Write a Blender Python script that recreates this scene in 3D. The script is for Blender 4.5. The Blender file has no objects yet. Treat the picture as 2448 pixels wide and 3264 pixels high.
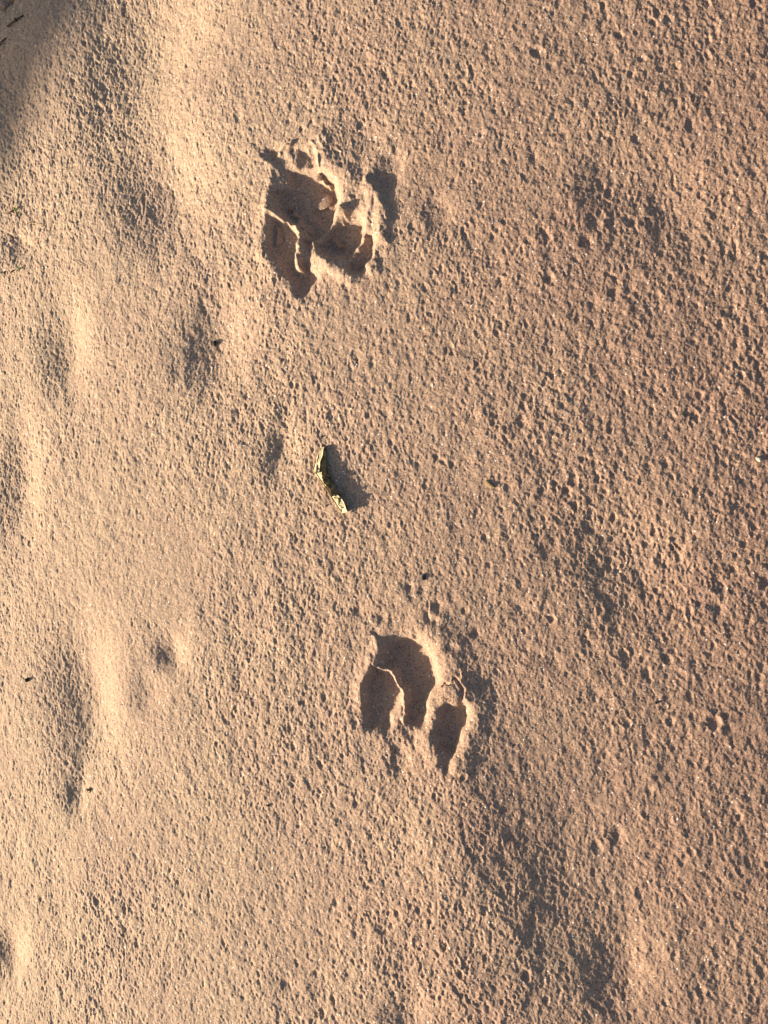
import bpy, math, random
import numpy as np
from mathutils import Vector, Matrix

sc = bpy.context.scene
rng = np.random.default_rng(7)
random.seed(7)
PW, PH = 2448.0, 3264.0            # pixel frame used for measuring the photograph

# ---------------------------------------------------------------- camera
CAM = np.array([0.125, -0.012, 0.485])
TGT = np.array([0.0, 0.0, -0.004])
VFOV = math.radians(61.0)
fwd = TGT - CAM; fwd /= np.linalg.norm(fwd)
rgt = np.cross(fwd, np.array([0.0, 1.0, 0.0])); rgt /= np.linalg.norm(rgt)
upv = np.cross(rgt, fwd)
cd = bpy.data.cameras.new("camera"); cam = bpy.data.objects.new("camera", cd)
sc.collection.objects.link(cam)
cam.matrix_world = Matrix(((rgt[0], upv[0], -fwd[0], CAM[0]), (rgt[1], upv[1], -fwd[1], CAM[1]),
                           (rgt[2], upv[2], -fwd[2], CAM[2]), (0, 0, 0, 1)))
cd.sensor_fit = 'VERTICAL'; cd.angle_y = VFOV
cd.clip_start = 0.01; cd.clip_end = 500
sc.camera = cam
FPX = (PH / 2) / math.tan(VFOV / 2)

# ---------------------------------------------------------------- light
SUN_EL = math.radians(13.5)
SUN_DIR = math.radians(20.0)       # light travels towards +x, turned this much towards +y
sv = np.array([-math.cos(SUN_EL) * math.cos(SUN_DIR), -math.cos(SUN_EL) * math.sin(SUN_DIR), math.sin(SUN_EL)])  # to the sun
w = bpy.data.worlds.new("World"); sc.world = w; w.use_nodes = True
nt = w.node_tree
sky = nt.nodes.new('ShaderNodeTexSky'); sky.sky_type = 'NISHITA'; sky.sun_disc = False
sky.sun_elevation = SUN_EL
sky.sun_rotation = math.atan2(sv[0], sv[1])
sky.dust_density = 3.0; sky.ozone_density = 0.8
nt.links.new(sky.outputs[0], nt.nodes['Background'].inputs[0])
nt.nodes['Background'].inputs[1].default_value = 0.066
ld = bpy.data.lights.new("sun", 'SUN'); lo = bpy.data.objects.new("sun", ld); sc.collection.objects.link(lo)
ld.energy = 5.0; ld.angle = math.radians(0.5); ld.color = (1.0, 0.82, 0.60)
lo.rotation_euler = Vector(sv).to_track_quat('Z', 'Y').to_euler()
lo.location = (-1, 0, 1)
sc.view_settings.view_transform = 'Standard'; sc.view_settings.look = 'None'
sc.view_settings.gamma = 1.0; sc.view_settings.use_curve_mapping = False
sc.view_settings.exposure = 1.25

# ---------------------------------------------------------------- helpers
def tag(o, label=None, cat=None, group=None, kind=None):
    if label: o['label'] = label
    if cat: o['category'] = cat
    if group: o['group'] = group
    if kind: o['kind'] = kind
    return o

def obj(name, verts, faces, mat, parent=None, smooth=True):
    me = bpy.data.meshes.new(name)
    me.from_pydata([tuple(map(float, p)) for p in verts], [], faces); me.update()
    me.materials.append(mat)
    if smooth: me.polygons.foreach_set('use_smooth', [True] * len(me.polygons))
    o = bpy.data.objects.new(name, me); sc.collection.objects.link(o)
    if parent is not None: o.parent = parent
    return o

def empty(name, loc):
    o = bpy.data.objects.new(name, None); o.location = tuple(map(float, loc))
    o.empty_display_size = 0.01
    sc.collection.objects.link(o); return o

def blur(a, s, sy=None):
    """gaussian blur by FFT, sigma in cells (s along axis 1, sy along axis 0)"""
    sy = s if sy is None else sy
    fy = np.fft.fftfreq(a.shape[0])[:, None]; fx = np.fft.rfftfreq(a.shape[1])[None, :]
    g = np.exp(-2 * (math.pi ** 2) * ((s * fx) ** 2 + (sy * fy) ** 2)).astype(np.float32)
    return np.fft.irfft2(np.fft.rfft2(a) * g, a.shape).astype(np.float32)

def gnoise(shape, s, sy=None):
    n = blur(rng.standard_normal(shape).astype(np.float32), s, sy)
    return n / n.std()

def sstep(x): x = np.clip(x, 0, 1); return x * x * (3 - 2 * x)

# ---------------------------------------------------------------- broad shape of the sand bank
def base(x):
    """level towards the right, rounding over and falling away towards the sun on the left"""
    d = np.clip(0.10 - x, 0, 0.50)
    z = -0.5 * 0.66 * d * d
    z = z - 0.5 * 0.35 * np.clip(x - 0.10, 0, 0.25) ** 2
    far = np.clip(0.10 - x - 0.50, 0, None)
    z = z - 0.33 * 0.5 * (1 - np.exp(-far / 0.5))
    return z

def project(x, y, z):
    dx, dy, dz = x - CAM[0], y - CAM[1], z - CAM[2]
    d = dx * fwd[0] + dy * fwd[1] + dz * fwd[2]
    d = np.maximum(d, 0.02)
    u = PW / 2 + FPX * (dx * rgt[0] + dy * rgt[1] + dz * rgt[2]) / d
    v = PH / 2 - FPX * (dx * upv[0] + dy * upv[1] + dz * upv[2]) / d
    return u, v

# ---------------------------------------------------------------- measured relief (tracks, hollows, ridges)
CELL = 2.0; U0, V0 = -500.0, -500.0
FW, FH = int((PW + 1000) / CELL), int((PH + 1000) / CELL)
gu = (U0 + CELL * np.arange(FW))[None, :]; gv = (V0 + CELL * np.arange(FH))[:, None]
MM = 0.001
wob_u = gnoise((FH, FW), 8) * 5.0 + gnoise((FH, FW), 2.5) * 2.2
wob_v = gnoise((FH, FW), 8) * 5.0 + gnoise((FH, FW), 2.5) * 2.2

def poly(pts, ox=0, oy=0, s=1.0):
    """filled outline with a crumbly edge"""
    P = [(ox + a * s, oy + b * s) for a, b in pts]
    m = np.zeros((FH, FW), np.float32)
    x0 = int((min(p[0] for p in P) - 30 - U0) / CELL); x1 = int((max(p[0] for p in P) + 30 - U0) / CELL)
    y0 = int((min(p[1] for p in P) - 30 - V0) / CELL); y1 = int((max(p[1] for p in P) + 30 - V0) / CELL)
    X = gu[:, x0:x1] + wob_u[y0:y1, x0:x1]; Y = gv[y0:y1] + wob_v[y0:y1, x0:x1]
    ins = np.zeros(X.shape, bool); n = len(P)
    for i in range(n):
        ax, ay = P[i]; bx, by = P[(i + 1) % n]
        if ay == by: continue
        c = ((ay > Y) != (by > Y)) & (X < (bx - ax) * (Y - ay) / (by - ay) + ax)
        ins ^= c
    m[y0:y1, x0:x1] = ins
    return m

def localblur(m, sig):
    """blur only the neighbourhood of what is in m"""
    ys, xs = np.nonzero(m); pad = int(4 * sig / CELL) + 4
    y0, y1 = max(ys.min() - pad, 0), ys.max() + pad; x0, x1 = max(xs.min() - pad, 0), xs.max() + pad
    out = np.zeros_like(m); out[y0:y1, x0:x1] = blur(m[y0:y1, x0:x1], sig / CELL); return out

F = np.zeros((FH, FW), np.float32)         # metres
SMOOTH = np.zeros((FH, FW), np.float32)    # where the foot pressed the pits flat

def gauss(cu, cv, ru, rv, h, rot=0.0):
    global F
    c, s = math.cos(math.radians(rot)), math.sin(math.radians(rot))
    du, dv = gu - cu, gv - cv
    a, b = (du * c + dv * s) / ru, (-du * s + dv * c) / rv
    F += ((0.78 + 0.30 * (cu < 800)) * h * MM * np.exp(-(a * a + b * b))).astype(np.float32)

def stroke(pts, wdt, h, ox=0, oy=0, s=1.0, lee=None):
    """rounded ridge (h>0) or groove along a polyline; lee = width of its right-hand side"""
    global F
    P = [(ox + a * s, oy + b * s) for a, b in pts]
    m = max(wdt, lee or 0) * 3
    x0 = int((min(p[0] for p in P) - m - U0) / CELL); x1 = int((max(p[0] for p in P) + m - U0) / CELL)
    y0 = int((min(p[1] for p in P) - m - V0) / CELL); y1 = int((max(p[1] for p in P) + m - V0) / CELL)
    x0, y0 = max(x0, 0), max(y0, 0)
    X = gu[:, x0:x1] + wob_u[y0:y1, x0:x1]; Y = gv[y0:y1] + wob_v[y0:y1, x0:x1]
    best = np.full(X.shape, 1e9); side = np.zeros(X.shape)
    for (ax, ay), (bx, by) in zip(P[:-1], P[1:]):
        dx, dy = bx - ax, by - ay
        t = np.clip(((X - ax) * dx + (Y - ay) * dy) / (dx * dx + dy * dy + 1e-9), 0, 1)
        ex, ey = X - ax - t * dx, Y - ay - t * dy
        d = np.hypot(ex, ey); k = d < best
        best = np.where(k, d, best); side = np.where(k, ex, side)
    wd = np.where(side > 0, lee or wdt, wdt)
    F[y0:y1, x0:x1] += (h * MM * np.exp(-(best / wd) ** 2)).astype(np.float32)

def hollow(pts, depth, ox, oy, s, edge=5.0, flat=0.38, tilt=0.0):
    """a pressed hollow: steep crumbly walls, smooth floor"""
    global F, SMOOTH
    m = poly(pts, ox, oy, s)
    b1 = localblur(m, edge); b2 = np.roll(np.roll(localblur(m, edge * 3.2), int(18 / CELL), 1), -int(4 / CELL), 0)
    F -= 0.80 * depth * MM * (0.52 * b1 + 0.50 * b2)
    SMOOTH = np.maximum(SMOOTH, b1 * flat)

# --- upper track
o1 = dict(ox=740, oy=400, s=0.446)
stroke([(255, 240), (270, 430), (225, 620), (215, 860), (300, 1050)], 24, 1.9, lee=14, **o1)
hollow([(400, 300), (470, 310), (600, 322), (720, 356), (748, 440), (742, 560), (722, 640), (660, 720),
        (600, 790), (560, 862), (490, 850), (450, 690), (370, 675), (305, 560), (300, 455), (400, 445), (395, 360)], 12.0, edge=7, **o1)
hollow([(320, 225), (360, 210), (405, 300), (400, 430), (350, 400), (325, 300)], 2.2, edge=7, **o1)
hollow([(250, 690), (320, 660), (440, 710), (462, 780), (455, 960), (450, 1030), (545, 960), (592, 1090), (520, 1180), (490, 1205),
        (430, 1125), (345, 1025), (320, 920), (250, 875)], 9.0, edge=7, **o1)
hollow([(700, 680), (760, 640), (880, 612), (942, 660), (942, 740), (905, 830), (830, 950), (700, 925), (640, 905), (600, 800), (645, 750)], 11.0, edge=7, **o1)
stroke([(250, 600), (310, 640), (400, 690), (455, 740)], 13, 3.2, **o1)
stroke([(590, 830), (650, 755), (735, 665), (780, 600)], 13, 4.6, **o1)
hollow([(960, 760), (1015, 850), (1012, 940), (860, 1055), (818, 1020), (835, 960), (905, 880)], 8.0, edge=5, flat=.5, **o1)
hollow([(1085, 190), (1200, 230), (1190, 340), (1140, 470), (1020, 470), (1010, 380), (1060, 260)], 4.4, edge=10, flat=.35, **o1)
hollow([(1390, 540), (1540, 490), (1545, 690), (1480, 775), (1370, 640)], 3.0, edge=14, flat=.2, **o1)
hollow([(205, 200), (300, 155), (340, 150), (330, 190), (270, 240), (215, 242)], 4.5, edge=4, flat=.6, **o1)
hollow([(400, 150), (462, 140), (455, 210), (425, 235)], 3.5, edge=5, flat=.4, **o1)
hollow([(480, 145), (530, 170), (560, 180), (608, 215), (560, 275), (475, 290)], 5.0, edge=5, flat=.4, **o1)
stroke([(620, 110), (645, 250), (765, 345), (800, 480), (775, 600)], 22, 2.2, lee=30, **o1)
stroke([(930, 400), (975, 520), (962, 720), (920, 840), (850, 930)], 11, 2.0, lee=16, **o1)
stroke([(1000, 460), (1060, 580), (1050, 760), (1045, 900), (1010, 990)], 17, 2.6, lee=24, **o1)
stroke([(468, 740), (478, 860), (482, 1020)], 12, 6.0, **o1)
hollow([(600, 400), (720, 370), (742, 450), (735, 560), (712, 640), (620, 700), (570, 560)], 3.0, edge=7, **o1)
stroke([(410, 590), (440, 630), (470, 700)], 6, 2.2, **o1)
stroke([(600, 350), (620, 390), (660, 400)], 8, 3.5, **o1)
stroke([(700, 800), (740, 820)], 7, 3.2, **o1)
stroke([(620, 900), (720, 1000), (830, 1080)], 26, 2.6, **o1)
stroke([(330, 210), (390, 150), (430, 110)], 5, 1.6, **o1)
stroke([(560, 130), (590, 190), (620, 280)], 6, 1.8, **o1)
stroke([(290, 740), (300, 810)], 6, 2.0, **o1)
# --- lower track
o2 = dict(ox=1040, oy=1860, s=0.398)
stroke([(430, 480), (370, 600), (280, 760), (260, 960)], 20, 2.4, lee=12, **o2)
hollow([(480, 470), (620, 450), (740, 480), (850, 560), (868, 700), (872, 800), (822, 860), (800, 1000), (762, 1130), (700, 1142),
        (620, 1090), (650, 980), (620, 830), (560, 730), (460, 650), (448, 580)], 9.6, edge=7, **o2)
hollow([(300, 780), (365, 650), (440, 712), (520, 760), (582, 850), (572, 950), (500, 1050), (480, 1160), (430, 1195), (330, 1150),
        (280, 1000), (300, 900)], 8.4, edge=7, **o2)
hollow([(905, 985), (980, 940), (1060, 950), (1118, 1010), (1108, 1110), (1065, 1200), (1045, 1330), (960, 1360), (880, 1300), (858, 1200), (900, 1080)], 7.2, edge=5, flat=.6, **o2)
hollow([(950, 1340), (1040, 1320), (1000, 1480), (940, 1500)], 3.2, edge=7, flat=.3, **o2)
hollow([(520, 1270), (640, 1280), (650, 1400), (590, 1565), (540, 1500)], 3.6, edge=8, flat=.35, **o2)
hollow([(545, 1040), (620, 1110), (700, 1160), (760, 1240), (640, 1180), (555, 1110)], 2.6, edge=5, flat=.2, **o2)
hollow([(340, 640), (380, 620), (420, 690), (370, 720)], 3.0, edge=4, flat=.3, **o2)
for cx, cy, r in ((890, 180, 36), (820, 295, 32), (872, 300, 26), (445, 270, 30), (722, 430, 22), (392, 392, 24), (660, 30, 26), (1000, 510, 30), (1200, 400, 26), (250, 210, 30)):
    gauss(1040 + cx * .398, 1860 + cy * .398, r * .5, r * .5, -1.9)
stroke([(800, 380), (900, 520), (965, 640), (995, 800)], 44, 2.4, lee=78, **o2)
stroke([(1080, 830), (1150, 960), (1165, 1120), (1120, 1300), (1050, 1460)], 20, 1.8, lee=44, **o2)
stroke([(375, 645), (500, 720), (600, 850), (640, 1000), (612, 1090)], 7, 2.6, **o2)
stroke([(860, 880), (830, 1060), (820, 1250), (870, 1420)], 22, 1.6, **o2)
hollow([(1020, 560), (1110, 600), (1250, 690), (1260, 800), (1110, 790), (1010, 740)], 0.7, edge=18, flat=.0, **o2)
hollow([(1270, 800), (1400, 850), (1490, 960), (1450, 1040), (1300, 930)], 0.9, edge=18, flat=.0, **o2)
stroke([(1030, 762), (1082, 810), (1092, 862), (1070, 925)], 6, -1.7, **o2)     # crack round the lifted clod
stroke([(920, 800), (950, 786), (990, 796)], 4, -1.6, **o2)

# --- shallow undulations of the bank (hollow = dark on the left side, bright on the right)
gauss(515, 590, 140, 200, -10.0, -8)
gauss(690, 1080, 95, 170, -7.8, 12)
gauss(205, 1110, 66, 150, -6.5)
gauss(62, 1520, 62, 210, -5.5)
gauss(272, 2230, 88, 220, -8.5, -6)
gauss(246, 2505, 34, 75, -2.2)
gauss(236, 2545, 30, 50, -1.8)
gauss(545, 2085, 46, 60, -4.8)
gauss(470, 2200, 50, 80, -2.7)
gauss(905, 1440, 46, 90, -4.5, 10)
gauss(890, 1400, 30, 100, -1.5, 10)
gauss(1500, 2800, 210, 440, 7.4, -20)
gauss(1860, 2900, 220, 400, -3.0, -20)
gauss(1300, 3230, 60, 70, -3.8)
gauss(1980, 3080, 90, 130, -4.4)
gauss(2110, 640, 210, 150, -4.0, 35)
gauss(1930, 560, 70, 80, -2.2)
gauss(1990, 1780, 140, 210, -4.2, -35)
gauss(1160, 430, 60, 70, -2.8)
gauss(25, 3040, 46, 75, -6.5)
gauss(62, 775, 34, 46, -3.4)
gauss(915, 3140, 18, 22, -2.2)
gauss(1240, 3000, 200, 260, 2.5)
gauss(460, 170, 140, 260, -11.0, 30)
gauss(95, 160, 190, 290, 11.0, 30)
gauss(-110, 40, 110, 130, 17.0, 25)
gauss(-170, 480, 170, 380, 16.0)
stroke([(-80, 60), (0, 52), (30, 36), (62, 26)], 9, -5.0)
stroke([(-60, 170), (5, 148), (25, 120)], 8, -3.5)
for (u, v, r) in ((590, 1490, 14), (605, 1520, 12), (660, 1700, 12), (724, 1575, 14), (1350, 1875, 16), (1700, 500, 14), (1760, 820, 20),
                  (2030, 440, 16), (1890, 970, 16), (1500, 1330, 16), (1230, 1320, 14), (1580, 1330, 20), (1870, 770, 18), (1960, 930, 15),
                  (1770, 2110, 18), (1880, 1690, 20), (2180, 1720, 16), (2290, 1940, 18), (1900, 2210, 17), (1600, 2720, 20), (2100, 3060, 24),
                  (2330, 2330, 16), (1740, 1760, 24), (2020, 2090, 20), (2440, 1850, 16), (1290, 3050, 16), (1050, 2700, 14), (855, 2650, 14)):
    gauss(u, v, r, r * 1.25, -1.1 if u > 1200 else -0.8)
SMOOTH = np.clip(SMOOTH, 0, 1)

# ---------------------------------------------------------------- ground grid: fine where the photo looks, growing coarser to the horizon
D = 0.00034
XA, XB, YA, YB = -0.345, 0.275, -0.405, 0.405
nx, ny = int(round((XB - XA) / D)) + 1, int(round((YB - YA) / D)) + 1
xs = XA + D * np.arange(nx); ys = YA + D * np.arange(ny)
ext = np.cumsum(D * 1.085 ** np.arange(1, 125)); ext = ext[ext < 60]
XX, YY = np.meshgrid(xs, ys)
Z0 = base(XX)
UU, VV = project(XX, YY, Z0)

def sample(R, u, v):
    fu = np.clip((u - U0) / CELL, 0, FW - 1.001); fv = np.clip((v - V0) / CELL, 0, FH - 1.001)
    i, j = fu.astype(np.int32), fv.astype(np.int32); a, b = (fu - i), (fv - j)
    return (R[j, i] * (1 - a) * (1 - b) + R[j, i + 1] * a * (1 - b) + R[j + 1, i] * (1 - a) * b + R[j + 1, i + 1] * a * b).astype(np.float32)

fade = np.clip(np.minimum.reduce([(UU - U0) / 400, (U0 + 1 * (PW + 1000) - UU) / 400, (VV - V0) / 400, (V0 + PH + 1000 - VV) / 400]), 0, 1)
FE = sample(F, UU, VV) * fade
SM = sample(SMOOTH, UU, VV)

# rain pits: each later drop wipes out what lay under it
P = np.zeros((ny, nx), np.float32)
P += gnoise((ny, nx), 9, 11) * 0.22 * MM + gnoise((ny, nx), 4, 5) * 0.16 * MM + gnoise((ny, nx), 28, 34) * 0.32 * MM
def stamp(px, py, r, depth, rim, kind, ax, sh, ph):
    R = r * 1.6
    i0, i1 = max(int((px - R - XA) / D), 0), min(int((px + R - XA) / D) + 2, nx)
    j0, j1 = max(int((py - R * ax - YA) / D), 0), min(int((py + R * ax - YA) / D) + 2, ny)
    if i1 - i0 < 3 or j1 - j0 < 3: return
    Y = ((ys[j0:j1] - py) / ax)[:, None]; X = (xs[i0:i1] - px)[None, :] - sh * Y
    q2 = (X * X + Y * Y) / (r * r)
    S = P[j0:j1, i0:i1]
    bowl = np.clip(1 - q2, 0, 1)
    S += (S.mean() - S) * np.minimum(bowl * 1.6, 0.8)
    prof = -depth * bowl ** 1.15
    if rim: prof = prof + rim * np.exp(-((q2 - 1.15) / 0.5) ** 2)
    if kind == 1: prof = prof + depth * 0.7 * np.exp(-((np.sqrt(q2) - 0.48) / 0.16) ** 2)
    S += prof
N = 135000
pxs = rng.uniform(XA, XB, N); pys = rng.uniform(YA, YB, N)
big = rng.uniform(0, 1, N)
order = np.exp(rng.normal(0, 0.30, N))
dens = gnoise((64, 48), 3.0, 4.0)
for k in range(N):
    x, y = pxs[k], pys[k]
    g = min(max((x + 0.22) / 0.42, 0), 1)                 # drops hit harder on the level part at the right
    if big[k] < 0.30 * g: continue
    r = (0.00080 + 0.00036 * g) * order[k]
    dn = dens[int((y - YA) / (YB - YA) * 63), int((x - XA) / (XB - XA) * 47)]
    dep = r * (0.07 + 0.50 * rng.uniform() ** 2.2) * (1 + 0.22 * dn) * (1.25 - 0.25 * g)
    if big[k] > 0.985: r *= rng.uniform(1.3, 1.7); dep = r * rng.uniform(0.36, 0.6)
    kind = 1 if (r > 0.0012 and rng.uniform() < 0.05 + 0.16 * g) else 0
    stamp(x, y, r, dep, r * rng.uniform(0.0, 0.10), kind, rng.uniform(1.0, 1.55), rng.normal(-0.12, 0.15), 0)
# crumble the outlines
wx = gnoise((ny, nx), 2.2) * 0.75; wy = gnoise((ny, nx), 2.2) * 0.75
gi = np.clip(np.arange(nx)[None, :] + wx, 0, nx - 1.01); gj = np.clip(np.arange(ny)[:, None] + wy, 0, ny - 1.01)
ii, jj = gi.astype(np.int32), gj.astype(np.int32); fa, fb = (gi - ii).astype(np.float32), (gj - jj).astype(np.float32)
P = P[jj, ii] * (1 - fa) * (1 - fb) + P[jj, ii + 1] * fa * (1 - fb) + P[jj + 1, ii] * (1 - fa) * fb + P[jj + 1, ii + 1] * fa * fb
del wx, wy, gi, gj, ii, jj, fa, fb
lg = (1 - 0.72 * sstep((xs + 0.20) / 0.34)).astype(np.float32)[None, :]
bn = gnoise((ny, nx), 1.25, 2.1) - 0.5 * gnoise((ny, nx), 3.0, 4.5)
P += (-np.clip(bn - 0.1, 0, 2.2) * 0.26 + np.clip(-bn, 0, 1.5) * 0.05) * MM * lg
bn = gnoise((ny, nx), 1.0, 1.5)
P += -np.clip(bn, 0, 2.5) * 0.14 * MM
del bn
P = 0.5 * P + 0.5 * blur(P, 1.3)
P *= (0.88 + 0.17 * gnoise((ny, nx), 60, 70)) * (0.76 - 0.03 * (1 - lg))
P += gnoise((ny, nx), 1.6, 2.1) * 0.035 * MM + gnoise((ny, nx), 3.2, 4.2) * 0.07 * MM
grain = rng.standard_normal((ny, nx)).astype(np.float32)
grain = blur(grain, 0.55); grain /= grain.std()
Z = Z0 + FE + P * (1 - 0.9 * SM) + grain * (0.05 + 0.07 * SM) * MM + (gnoise((ny, nx), 5) * 0.16 + gnoise((ny, nx), 2.2) * 0.17 + gnoise((ny, nx), 1.1) * 0.07) * SM * MM
Z = Z.astype(np.float64)

# the coarse surround takes its height from the edge of the fine part and runs into low dunes
fx = np.concatenate([XA - ext[::-1], xs, XB + ext]); fy = np.concatenate([YA - ext[::-1], ys, YB + ext])
ne = len(ext)
AX, AY = np.meshgrid(fx, fy)
ci = np.clip(np.arange(len(fx)) - ne, 0, nx - 1); cj = np.clip(np.arange(len(fy)) - ne, 0, ny - 1)
dz = (Z - Z0)[cj][:, ci]
dist = np.maximum(np.maximum(XA - AX, AX - XB), np.maximum(YA - AY, AY - YB)); dist = np.clip(dist, 0, None)
low = 0.004 * np.sin(AX * 21 + 1.3 * np.sin(AY * 9)) + 0.02 * np.sin(AX * 3.1 + 2 * np.sin(AY * 1.7)) + 0.10 * np.sin(AX * 0.6 + AY * 0.35)
rough = rng.standard_normal(AX.shape) * 0.0006
AZ = base(AX) + dz * np.exp(-dist / 0.02) + (low - 0.0) * (1 - np.exp(-dist / 0.5)) * (AX < 1e9) + rough * (dist > 0) * (1 - np.exp(-dist / .01))
# an unseen hump added off-frame towards the sun, shaped to shade the frame corner
u_, v_ = 235.0, 130.0
ray = fwd + rgt * (u_ - PW / 2) / FPX - upv * (v_ - PH / 2) / FPX; q = CAM + ray * 0.62
for _ in range(30): q = CAM + ray * ((base(q[0]) + 0.008 - CAM[2]) / ray[2])
hd = np.array([-math.cos(SUN_DIR), -math.sin(SUN_DIR)]); lt = np.array([math.sin(SUN_DIR), -math.cos(SUN_DIR)]) * -1
cx_, cy_ = q[0] + hd[0] * 3.0 + lt[0] * 0.22, q[1] + hd[1] * 3.0 + lt[1] * 0.22
top = q[2] + 3.0 * math.tan(SUN_EL) + 0.085
gj_, gi_ = np.argmin(abs(fy - cy_)), np.argmin(abs(fx - cx_)); AZ += (top - AZ[gj_, gi_]) * np.exp(-((AX - fx[gi_]) ** 2 + (AY - fy[gj_]) ** 2) / (2 * 0.50 ** 2)) * (dist > 0) * (1 - np.exp(-dist / 0.2))
AZ[ne:ne + ny, ne:ne + nx] = Z
NXT, NYT = len(fx), len(fy)
co = np.empty((NXT * NYT, 3), np.float32)
co[:, 0] = AX.ravel(); co[:, 1] = AY.ravel(); co[:, 2] = AZ.ravel()
idx = np.arange(NXT * NYT, dtype=np.int32).reshape(NYT, NXT)
quad = np.stack([idx[:-1, :-1], idx[:-1, 1:], idx[1:, 1:], idx[1:, :-1]], -1).reshape(-1, 4)
me = bpy.data.meshes.new("ground")
me.vertices.add(len(co)); me.vertices.foreach_set('co', co.ravel())
me.loops.add(quad.size); me.loops.foreach_set('vertex_index', quad.ravel())
me.polygons.add(len(quad)); me.polygons.foreach_set('loop_start', np.arange(0, quad.size, 4, dtype=np.int32))
me.update(calc_edges=False)
ground = bpy.data.objects.new("ground", me); sc.collection.objects.link(ground)
tag(ground, "rain pitted tan sand bank with two animal tracks pressed into it", "sand", kind='structure')
del co, quad, idx, AX, AY, AZ

def hz(x, y):
    i = min(max((x - XA) / D, 0), nx - 2); j = min(max((y - YA) / D, 0), ny - 2)
    a, b = int(i), int(j); p, q = i - a, j - b
    return Z[b, a] * (1 - p) * (1 - q) + Z[b, a + 1] * p * (1 - q) + Z[b + 1, a] * (1 - p) * q + Z[b + 1, a + 1] * p * q

def at(u, v):
    """where the sight line of a photo pixel meets the sand"""
    d = fwd + rgt * (u - PW / 2) / FPX - upv * (v - PH / 2) / FPX
    t = 0.40
    while t < 1.2:
        p = CAM + d * t
        if p[2] <= hz(p[0], p[1]): break
        t += 0.0004
    return p
MPX = 0.505 / FPX       # metres per photo pixel near the middle

# ---------------------------------------------------------------- materials
def mat(name, col, rough=0.9, var=0.2, scale=900.0, bump=0.0, bscale=3000.0, transl=0.0, col2=None):
    m = bpy.data.materials.new(name); m.use_nodes = True; t = m.node_tree; b = t.nodes['Principled BSDF']
    b.inputs['Roughness'].default_value = rough; b.inputs['Specular IOR Level'].default_value = 0.25
    tc = t.nodes.new('ShaderNodeTexCoord'); n = t.nodes.new('ShaderNodeTexNoise'); n.inputs['Scale'].default_value = scale; n.inputs['Detail'].default_value = 4
    t.links.new(tc.outputs['Object'], n.inputs['Vector'])
    r = t.nodes.new('ShaderNodeValToRGB'); r.color_ramp.elements[0].position = 0.3; r.color_ramp.elements[1].position = 0.7
    c2 = col2 or tuple(min(c * (1 + var), 1) for c in col); c1 = tuple(c * (1 - var) for c in col) if col2 is None else col
    r.color_ramp.elements[0].color = (*c1, 1); r.color_ramp.elements[1].color = (*c2, 1)
    t.links.new(n.outputs['Fac'], r.inputs['Fac']); t.links.new(r.outputs['Color'], b.inputs['Base Color'])
    if bump:
        n2 = t.nodes.new('ShaderNodeTexNoise'); n2.inputs['Scale'].default_value = bscale; n2.inputs['Detail'].default_value = 3
        t.links.new(tc.outputs['Object'], n2.inputs['Vector'])
        bp = t.nodes.new('ShaderNodeBump'); bp.inputs['Strength'].default_value = 1; bp.inputs['Distance'].default_value = bump
        t.links.new(n2.outputs['Fac'], bp.inputs['Height']); t.links.new(bp.outputs['Normal'], b.inputs['Normal'])
    if transl:
        tr = t.nodes.new('ShaderNodeBsdfTranslucent'); mx = t.nodes.new('ShaderNodeMixShader'); mx.inputs[0].default_value = transl
        t.links.new(r.outputs['Color'], tr.inputs['Color']); t.links.new(b.outputs[0], mx.inputs[1]); t.links.new(tr.outputs[0], mx.inputs[2])
        t.links.new(mx.outputs[0], t.nodes['Material Output'].inputs['Surface'])
    return m

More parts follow.
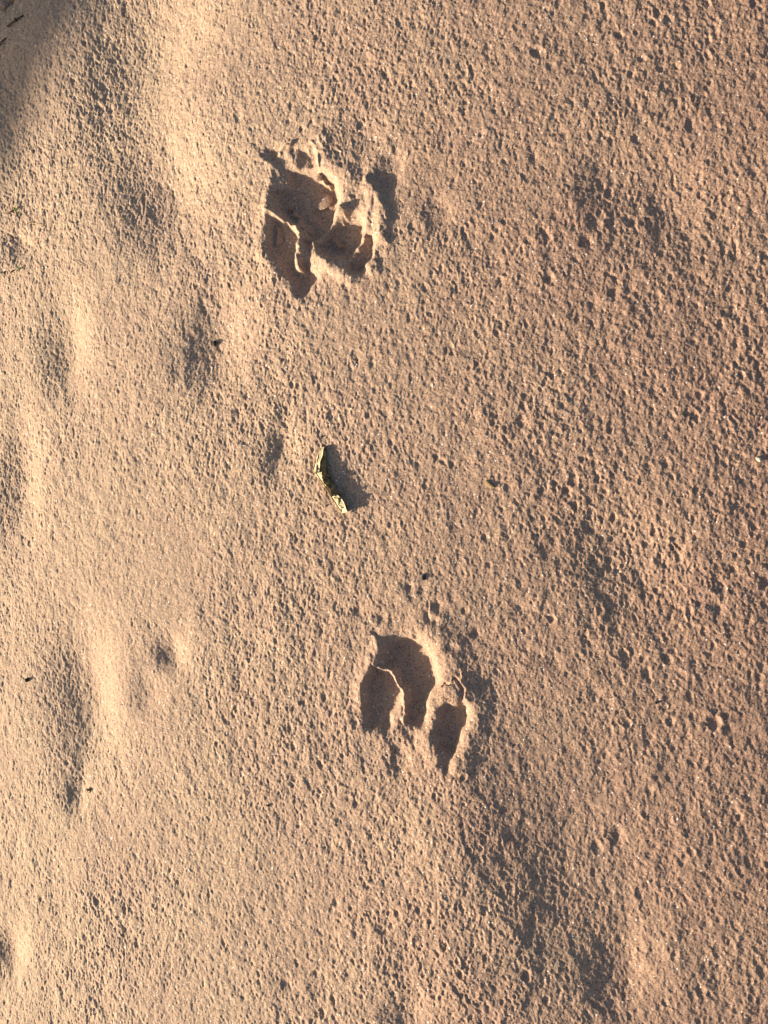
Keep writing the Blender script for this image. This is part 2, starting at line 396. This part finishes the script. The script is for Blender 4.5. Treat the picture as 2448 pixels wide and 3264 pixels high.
def sand_material():
    m = bpy.data.materials.new("sand"); m.use_nodes = True; t = m.node_tree; L = t.links; b = t.nodes['Principled BSDF']
    tc = t.nodes.new('ShaderNodeTexCoord')
    def noise(sc_, det=3, rough=0.5):
        n = t.nodes.new('ShaderNodeTexNoise'); n.inputs['Scale'].default_value = sc_; n.inputs['Detail'].default_value = det
        n.inputs['Roughness'].default_value = rough; L.new(tc.outputs['Object'], n.inputs['Vector']); return n
    big = noise(11, 4, 0.6)
    r = t.nodes.new('ShaderNodeValToRGB'); e = r.color_ramp.elements
    e[0].position = 0.34; e[0].color = (0.385, 0.287, 0.225, 1); e[1].position = 0.66; e[1].color = (0.412, 0.318, 0.240, 1)
    L.new(big.outputs['Fac'], r.inputs['Fac'])
    # darker, redder sand colour towards the right; paler towards the left
    r2 = t.nodes.new('ShaderNodeValToRGB'); e = r2.color_ramp.elements
    e[0].position = 0.34; e[0].color = (0.330, 0.218, 0.170, 1); e[1].position = 0.66; e[1].color = (0.355, 0.244, 0.186, 1)
    L.new(big.outputs['Fac'], r2.inputs['Fac'])
    sp = t.nodes.new('ShaderNodeSeparateXYZ'); L.new(tc.outputs['Object'], sp.inputs[0])
    wob = noise(7, 3, 0.6)
    ma = t.nodes.new('ShaderNodeMath'); ma.operation = 'MULTIPLY_ADD'; ma.inputs[1].default_value = 0.22; L.new(wob.outputs['Fac'], ma.inputs[0]); L.new(sp.outputs['X'], ma.inputs[2])
    mr = t.nodes.new('ShaderNodeMapRange'); mr.interpolation_type = 'SMOOTHSTEP'; mr.inputs['From Min'].default_value = -0.12; mr.inputs['From Max'].default_value = 0.36; L.new(ma.outputs[0], mr.inputs['Value'])
    sand_mix = t.nodes.new('ShaderNodeMix'); sand_mix.data_type = 'RGBA'; L.new(mr.outputs[0], sand_mix.inputs[0]); L.new(r.outputs['Color'], sand_mix.inputs[6]); L.new(r2.outputs['Color'], sand_mix.inputs[7])
    # single grains: mostly quartz tan, some pinkish, few dark
    v = t.nodes.new('ShaderNodeTexVoronoi'); v.inputs['Scale'].default_value = 1700; L.new(tc.outputs['Object'], v.inputs['Vector'])
    g = t.nodes.new('ShaderNodeValToRGB'); g.color_ramp.interpolation = 'CONSTANT'
    el = g.color_ramp.elements; el[0].position = 0; el[0].color = (0.50, 0.44, 0.44, 1); el[1].position = 0.12; el[1].color = (0.84, 0.80, 0.82, 1)
    for p, c in ((0.3, (1, 1, 1)), (0.6, (1.0, 1.02, 1.0)), (0.8, (1.24, 1.20, 1.10))):
        q = el.new(p); q.color = (*c, 1)
    sx = t.nodes.new('ShaderNodeSeparateColor'); L.new(v.outputs['Color'], sx.inputs[0]); L.new(sx.outputs[0], g.inputs['Fac'])
    mul = t.nodes.new('ShaderNodeMix'); mul.data_type = 'RGBA'; mul.blend_type = 'MULTIPLY'; mul.inputs[0].default_value = 0.9
    L.new(sand_mix.outputs[2], mul.inputs[6]); L.new(g.outputs['Color'], mul.inputs[7])
    # mica and quartz specks
    gl = t.nodes.new('ShaderNodeMath'); gl.operation = 'GREATER_THAN'; gl.inputs[1].default_value = 0.996; L.new(sx.outputs[1], gl.inputs[0])
    mg = t.nodes.new('ShaderNodeMix'); mg.data_type = 'RGBA'; L.new(gl.outputs[0], mg.inputs[0]); L.new(mul.outputs[2], mg.inputs[6]); mg.inputs[7].default_value = (0.86, 0.84, 0.80, 1)
    L.new(mg.outputs[2], b.inputs['Base Color'])
    b.inputs['Roughness'].default_value = 0.92; b.inputs['Specular IOR Level'].default_value = 0.2
    n2 = noise(1500, 3, 0.7)
    bp = t.nodes.new('ShaderNodeBump'); bp.inputs['Strength'].default_value = 0.6; bp.inputs['Distance'].default_value = 0.00022
    L.new(n2.outputs['Fac'], bp.inputs['Height']); L.new(bp.outputs['Normal'], b.inputs['Normal'])
    return m
SAND = sand_material(); me.materials.append(SAND)

M_LEAF = mat('dry_leaf_straw', (0.40, 0.34, 0.21), 0.8, bump=0.00012, scale=260, bscale=1300, transl=0.15, col2=(0.74, 0.68, 0.48))
M_LEAFK = mat('leaf_hollow_shade', (0.035, 0.022, 0.012), 0.9, scale=500)  # near-black colour paints in the shade inside the curled leaf
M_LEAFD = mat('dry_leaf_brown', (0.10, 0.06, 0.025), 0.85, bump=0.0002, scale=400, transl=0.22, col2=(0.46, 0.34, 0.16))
M_STONE = mat('dark_pebble', (0.035, 0.028, 0.022), 0.8, var=0.5, scale=1500, bump=0.0002)
M_STONE2 = mat('grey_pebble', (0.07, 0.065, 0.065), 0.8, var=0.4, scale=1500, bump=0.0002)
M_HUSK = mat('pale_husk', (0.66, 0.60, 0.42), 0.7, var=0.12, scale=900)
M_TWIG = mat('dead_stem', (0.085, 0.055, 0.025), 0.85, var=0.4, scale=1400, bump=0.0001)
M_STRAW = mat('dry_straw', (0.42, 0.33, 0.19), 0.8, var=0.25, scale=1400)
M_GREEN = mat('green_shoot', (0.16, 0.26, 0.06), 0.6, var=0.3, scale=900, transl=0.35, col2=(0.38, 0.50, 0.16))

# ---------------------------------------------------------------- builders for the small things
def icosphere(n=3):
    import bmesh
    bm = bmesh.new(); bmesh.ops.create_icosphere(bm, subdivisions=n, radius=1.0)
    V = np.array([v.co[:] for v in bm.verts]); Fc = [[v.index for v in f.verts] for f in bm.faces]; bm.free(); return V, Fc
ICO = icosphere(3); ICO4 = icosphere(5)

def lump(V, seed, amp, cuts=7):
    r = np.random.default_rng(seed); out = V.copy()
    for _ in range(cuts):                       # broken facets
        d = r.normal(size=3); d /= np.linalg.norm(d); c = r.uniform(0.62, 0.9)
        s = out @ d; k = s > c; out[k] -= np.outer((s[k] - c) * 0.85, d)
    for f, a in ((2.2, amp), (5.0, amp * .45), (11, amp * .22)):
        ph = r.uniform(0, 6, 3)
        out *= (1 + a * (np.sin(out[:, [0]] * f + ph[0]) * np.sin(out[:, [1]] * f + ph[1]) * np.cos(out[:, [2]] * f + ph[2])))
    return out

def stone(name, u, v, ru, rv, h, seed, m, label, cat, sink=0.25, rot=0.0, fine=False, group=None, amp=0.22, cuts=7):
    p = at(u, v); V, Fc = ICO4 if fine else ICO
    W = lump(V, seed, amp, cuts) * np.array([ru * MPX, rv * MPX, h * MPX])
    c, s = math.cos(rot), math.sin(rot)
    W = np.stack([W[:, 0] * c - W[:, 1] * s, W[:, 0] * s + W[:, 1] * c, W[:, 2]], 1)
    if fine: W += np.random.default_rng(seed).normal(size=W.shape) * 0.00006
    W[:, 2] += h * MPX * (1 - 2 * sink)
    o = obj(name, W, Fc, m, smooth=not fine); o.location = tuple(map(float, (p[0], p[1], hz(p[0], p[1]))))
    return tag(o, label, cat, group)

def tube(P, R, seg=7):
    P = [np.asarray(p, float) for p in P]; V = []; Fc = []
    for i, p in enumerate(P):
        t = P[min(i + 1, len(P) - 1)] - P[max(i - 1, 0)]; t /= np.linalg.norm(t) + 1e-12
        a = np.cross(t, [0, 0, 1.0]); a = a / (np.linalg.norm(a) + 1e-9) if np.linalg.norm(a) > 1e-6 else np.array([1.0, 0, 0]); b = np.cross(a, t)
        for k in range(seg):
            th = 2 * math.pi * k / seg; V.append(p + R[i] * (a * math.cos(th) + b * math.sin(th)))
    for i in range(len(P) - 1):
        for k in range(seg):
            k2 = (k + 1) % seg; Fc.append([i * seg + k, i * seg + k2, (i + 1) * seg + k2, (i + 1) * seg + k])
    Fc.append(list(range(seg))[::-1]); Fc.append([(len(P) - 1) * seg + k for k in range(seg)])
    return V, Fc

def shell(G, th):
    """closed thin sheet from a grid of points G[i][j]"""
    G = np.asarray(G); a, b = G.shape[:2]
    du = np.gradient(G, axis=0); dv = np.gradient(G, axis=1); n = np.cross(du, dv); n /= np.linalg.norm(n, axis=2, keepdims=True) + 1e-12
    V = np.concatenate([(G + n * th / 2).reshape(-1, 3), (G - n * th / 2).reshape(-1, 3)]); o = a * b; Fc = []
    for i in range(a - 1):
        for j in range(b - 1):
            q = [i * b + j, i * b + j + 1, (i + 1) * b + j + 1, (i + 1) * b + j]; Fc.append(q[::-1]); Fc.append([k + o for k in q])
    rim = [i * b for i in range(a)] + [(a - 1) * b + j for j in range(1, b)] + [i * b + b - 1 for i in range(a - 2, -1, -1)] + [j for j in range(b - 2, 0, -1)]
    for k in range(len(rim)):
        p, q = rim[k], rim[(k + 1) % len(rim)]; Fc.append([p, q, q + o, p + o])
    return V, Fc

# ---- curled dry leaf standing on its edge
LO = at(1045, 1535)
leaf = empty('dry_leaf', LO)
tag(leaf, "curled dry straw coloured leaf standing on edge between the two tracks", "leaf")
def leaf_sheet(path, hts, lean, curl, nseg, seed, th=0.00035, rag=0.12, j_=10):
    """path: foot of the blade in photo pixels; hts: blade height in px; lean: px to the right at the top; curl: sideways belly"""
    r = np.random.default_rng(seed); pts = [at(u, v) for u, v in path]
    L = [0]
    for a, b in zip(pts[:-1], pts[1:]): L.append(L[-1] + np.linalg.norm(b[:2] - a[:2]))
    L = np.array(L) / L[-1]; G = []
    sm = np.interp(np.linspace(0, 1, nseg), np.linspace(0, 1, 9), r.normal(size=9))
    for i in range(nseg):
        s = i / (nseg - 1)
        x = np.interp(s, L, [p[0] for p in pts]); y = np.interp(s, L, [p[1] for p in pts]); h = np.interp(s, L, hts) * (1 + rag * (r.uniform(-1, 1) * 0.5 + sm[i] * 0.5)) * MPX
        le = np.interp(s, L, lean) * MPX; cu = np.interp(s, L, curl) * MPX
        row = []
        for j in range(j_):
            t = j / (j_ - 1)
            row.append([x + le * t + cu * math.sin(math.pi * t) + 0.0002 * math.sin(9 * s + 4 * t + seed), y + (le * .35) * t + 0.0002 * math.sin(13 * s + 5 * t), hz(x, y) - 0.0006 + 0.76 * h * math.sin(t * math.pi / 2 * 0.98)])
        G.append(row)
    G = np.array(G) - np.array(LO)
    return shell(G, th)
V, Fc = leaf_sheet([(1024, 1430), (1012, 1470), (1006, 1512)], [14, 34, 44], [14, 22, 22], [-4, -8, -8], 22, 1)
obj('blade', V, Fc, M_LEAF, leaf)
V, Fc = leaf_sheet([(1028, 1432), (1024, 1475), (1030, 1515), (1040, 1535)], [8, 30, 40, 34], [4, 8, 4, 0], [12, 16, 15, 9], 22, 2)
tag(obj('blade', V, Fc, M_LEAFD, leaf), "brown shaded inner fold of the curled leaf")
V, Fc = leaf_sheet([(1004, 1514), (1022, 1528), (1036, 1552)], [20, 32, 34], [30, 26, 20], [-5, -8, -6], 20, 3, rag=.3)
tag(obj('torn_fold', V, Fc, M_LEAF, leaf), "torn pale edge in the middle of the leaf")
V, Fc = leaf_sheet([(1036, 1520), (1050, 1545), (1066, 1560), (1070, 1580)], [30, 34, 36, 34], [-6, -4, -6, -5], [15, 18, 16, 12], 24, 4, rag=.35)
tag(obj('torn_fold', V, Fc, M_LEAFD, leaf), "crumpled brown fold in the middle of the leaf")
for k_, (u_, v_, h_) in enumerate(((1034, 1520, 30), (1044, 1532, 34), (1052, 1538, 26), (1030, 1534, 26), (1050, 1552, 22))):
    V, Fc = leaf_sheet([(u_ - 7, v_ - 9), (u_ + 1, v_), (u_ + 9, v_ + 7)], [h_ * .7, h_, h_ * .6], [14 - 6 * (k_ % 3)] * 3, [6 - 5 * (k_ % 2)] * 3, 10, 60 + k_, rag=.5)
    obj('torn_fold', V, Fc, (M_LEAFD, M_LEAF)[k_ % 2], leaf)
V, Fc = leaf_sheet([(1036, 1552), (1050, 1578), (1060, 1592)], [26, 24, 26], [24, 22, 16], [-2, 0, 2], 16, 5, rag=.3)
tag(obj('torn_fold', V, Fc, M_LEAFK, leaf), "near-black painted shade of the hollow in the middle of the leaf")  # not a real fold: sheet standing in for the shaded hollow
V, Fc = leaf_sheet([(1058, 1588), (1076, 1614), (1092, 1640)], [36, 38, 30], [30, 30, 24], [-7, -9, -7], 24, 6, rag=.18)
obj('blade', V, Fc, M_LEAF, leaf)
V, Fc = leaf_sheet([(1068, 1576), (1086, 1602), (1102, 1632)], [34, 36, 26], [4, 4, 2], [10, 13, 9], 24, 7)
obj('blade', V, Fc, M_LEAFD, leaf)
pts = [np.array(at(u, v)) + [0, 0, 0.76 * h * MPX] - LO for u, v, h in ((1024, 1428, 10), (1018, 1470, 30), (1018, 1512, 40), (1044, 1552, 34), (1068, 1590, 36), (1086, 1618, 34), (1100, 1642, 16))]
V, Fc = tube(pts, [0.0002, .00032, .00038, .0004, .0004, .00036, .0003]); obj('midrib', V, Fc, M_LEAFD, leaf)

# ---- pebbles, crumbs
stone('pebble', 686, 1096, 6, 11, 9, 11, M_STONE, "small nearly black stone left of the gap between the two tracks, casting a long shadow", "pebble", rot=-.3)
stone('pebble', 90, 2166, 5, 9, 10, 12, M_STONE, "tiny black square stone near the left edge of the bright lower sand", "pebble")
stone('pebble', 1350, 1841, 8, 13, 5, 13, M_STONE2, "flat dark grey stone just above the lower track", "pebble", rot=-.35)
stone('mud_flake', 1029, 644, 36, 28, 9, 21, SAND, "rounded flake of sand crust lying in the hollow of the upper track", "crust flake", sink=.15, fine=True, amp=.10, cuts=3)
stone('sand_clod', 1444, 2210, 27, 28, 8, 22, SAND, "rounded clod of pitted sand lifted at the right rim of the lower track", "clod", sink=.35, fine=True, amp=.24, cuts=5)
stone('sand_crumb', 931, 671, 9, 8, 9, 23, SAND, "small crumb of sand on the ridge inside the upper track", "crumb", fine=True)
stone('sand_crumb', 1022, 566, 12, 12, 10, 24, SAND, "crumb of sand at the upper right wall of the upper track", "crumb", fine=True)
stone('pebble', 54, 66, 6, 6, 8, 14, M_STONE, "dark round bit among the litter in the top left corner", "pebble")

# ---- pale husk
p = at(282, 2521); hk = empty('seed_husk', p); tag(hk, "pale split husk with dark upper edge on bright sand at lower left", "seed husk")
G = []
for i in range(12):
    s = i / 11; row = []
    for j in range(7):
        t = j / 6; wd = math.sin(math.pi * (0.12 + 0.8 * s)) * 5
        row.append([(-5 + 14 * s) * MPX, (6 - 12 * s + wd * (t - .5)) * MPX, (1 + 11 * math.sin(math.pi * (.1 + .8 * s)) * (0.35 + .65 * t)) * MPX])
    G.append(row)
V, Fc = shell(G, .0003); obj('shell', V, Fc, M_HUSK, hk)
V, Fc = tube([[-6 * MPX, 8 * MPX, 3 * MPX], [-1 * MPX, 8 * MPX, 8 * MPX], [6 * MPX, 6 * MPX, 9 * MPX], [13 * MPX, 3 * MPX, 4 * MPX]], [.0003, .0007, .0007, .0003])
obj('rim', V, Fc, M_TWIG, hk)

# ---- thin chip standing in the middle right
p = at(1556, 1545); ch = empty('bark_chip', p); tag(ch, "thin dark chip with a pale lower edge standing in the sand right of the leaf", "bark chip")
G = [[[(-12 + 24 * s) * MPX + t * 3 * MPX, (9 - 20 * s) * MPX, (-3 + (4 + 6 * math.sin(math.pi * (.15 + .7 * s))) * t) * MPX] for t in np.linspace(0, 1, 5)] for s in np.linspace(0, 1, 12)]
V, Fc = shell(G, .0005); obj('chip_body', V, Fc, M_STRAW, ch)
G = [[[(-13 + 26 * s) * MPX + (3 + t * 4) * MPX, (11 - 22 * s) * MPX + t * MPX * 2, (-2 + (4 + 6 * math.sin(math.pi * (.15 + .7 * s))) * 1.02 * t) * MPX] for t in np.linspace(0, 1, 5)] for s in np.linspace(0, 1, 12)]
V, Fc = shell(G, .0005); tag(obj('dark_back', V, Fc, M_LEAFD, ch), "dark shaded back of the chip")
p = at(2416, 1468); fk = stone('pebble', 2418, 1464, 10, 6, 7, 31, M_HUSK, "pale yellowish grit beside a dark crack at the right edge", "pebble", rot=-.8)

# ---- two tiny green shoots with dead stems, straws
def blade_sheet(p0, pts, w0):
    P_ = [np.array([a * MPX, -b * MPX, c * MPX]) for a, b, c in pts]; G = []; n = len(P_)
    for i, q in enumerate(P_):
        t = P_[min(i + 1, n - 1)] - P_[max(i - 1, 0)]; a = np.cross(t, [0.3, 0.2, 1.0]); a /= np.linalg.norm(a) + 1e-12
        w_ = w0 * MPX * (math.sin(math.pi * (0.15 + 0.83 * i / (n - 1))) + .08)
        G.append([q - a * w_, q + np.array([0, 0, -w_ * .5]), q + a * w_])
    return shell(G, .00022)
def shoot(u, v, blades, stem, label):
    p = at(u, v); r = empty('seedling', p); tag(r, label, "seedling", "tiny green shoots near the left edge")
    for b_, w_ in blades:
        V, Fc = blade_sheet(p, b_, w_); obj('leaf_blade', V, Fc, M_GREEN, r)
    V, Fc = tube([[a * MPX, -b * MPX, c * MPX] for a, b, c in stem], [.0002 + .0004 * math.sin(math.pi * (i + .4) / len(stem)) for i in range(len(stem))]); obj('stem', V, Fc, M_TWIG, r)
shoot(50, 669, [([(0, 0, 0), (-3, -3, 8), (1, -5, 15), (4, -1, 18)], 2.6), ([(0, 0, 0), (4, 2, 10), (9, 6, 15), (12, 12, 14)], 2.4), ([(0, 0, 0), (8, -2, 10), (15, 2, 14), (18, 8, 12)], 2.2), ([(2, 2, 0), (14, 14, 5), (24, 26, 4), (29, 40, 3)], 1.3)],
      [(-2, 1, 3), (-10, 4, 5), (-20, 9, 6), (-32, 16, 4)], "tiny pale green shoot with a dead stem, the upper of two at the left edge")
shoot(64, 858, [([(0, 0, 0), (-6, -6, 8), (-10, -16, 9)], 2.0), ([(0, 0, 0), (5, 2, 10), (7, 8, 13), (6, 14, 12)], 2.2), ([(0, 0, 0), (4, -2, 12), (9, -10, 16), (12, -18, 15)], 1.7), ([(-6, -4, 2), (0, 2, 9), (8, 4, 12)], 2.8)],
      [(-18, 3, 6), (-24, 6, 8), (-33, 10, 8), (-42, 15, 5)], "tiny green shoot with a brown leaf scrap, the lower of two at the left edge")
p = at(18, 868); sc_ = empty('leaf_scrap', p); tag(sc_, "dark brown scrap of dead leaf left of the lower green shoot", "leaf scrap")
V, Fc = blade_sheet(p, [(-4, -4, 2), (-1, 0, 7), (1, 6, 7), (2, 13, 2)], 4.5); obj('scrap', V, Fc, M_LEAFD, sc_)
def line(name, pts, r, m, label, cat, h=2.0, group=None):
    Q = [np.array(at(u, v)) for u, v in pts]; o0 = Q[0].copy(); V, Fc = tube([q - o0 + [0, 0, (h if 0 < i < len(Q) - 1 else h * .2) * MPX] for i, q in enumerate(Q)], [r * MPX] * len(Q), 6)
    o = obj(name, V, Fc, m); o.location = tuple(map(float, o0)); return tag(o, label, cat, group)
line('grass_fibre', [(232, 829), (243, 834), (256, 843), (264, 845), (273, 848)], 0.9, M_TWIG, "thin dark kinked fibre on the sand right of the green shoots", "fibre", 5)
line('grass_straw', [(374, 698), (392, 696), (404, 697)], 1.2, M_STRAW, "short pale straw lying across the dark hollow at upper left", "straw", 5)
line('grass_straw', [(82, 708), (98, 712), (118, 714), (138, 713)], 1.0, M_STRAW, "thin pale straw just right of the upper green shoot", "straw", 4)
line('dead_twig', [(24, 86), (40, 76), (52, 68), (66, 58), (76, 50)], 3.0, M_TWIG, "thicker dark twig lying in the top left corner", "twig", 6)
line('dead_twig', [(-20, 158), (2, 146), (12, 132), (20, 122)], 2.4, M_TWIG, "thin dark twig cut off by the left border below the corner", "twig", 6)
line('grass_straw', [(9, 158), (10, 146), (13, 138)], 1.4, M_STRAW, "short pale straw upright beside the thin twig at the left border", "straw", 6)
stone('sand_clod', 12, 22, 30, 22, 14, 41, SAND, "grey lump of sand in the top left corner above the dark crack", "clod", fine=True)
for (u, v, r, s_, l) in ((1026, 1392, 2.6, 51, "black speck of grit just above the leaf tip"), (1040, 1612, 3, 52, "black speck of grit left of the leaf's lower end"), (855, 2567, 3, 53, "dark speck of grit in the lower left centre"), (2090, 2240, 4, 54, "dark speck of grit right of the lower track")):
    stone('grit', u, v, r, r * 1.2, r * 1.2, s_, M_STONE, l, "grit")
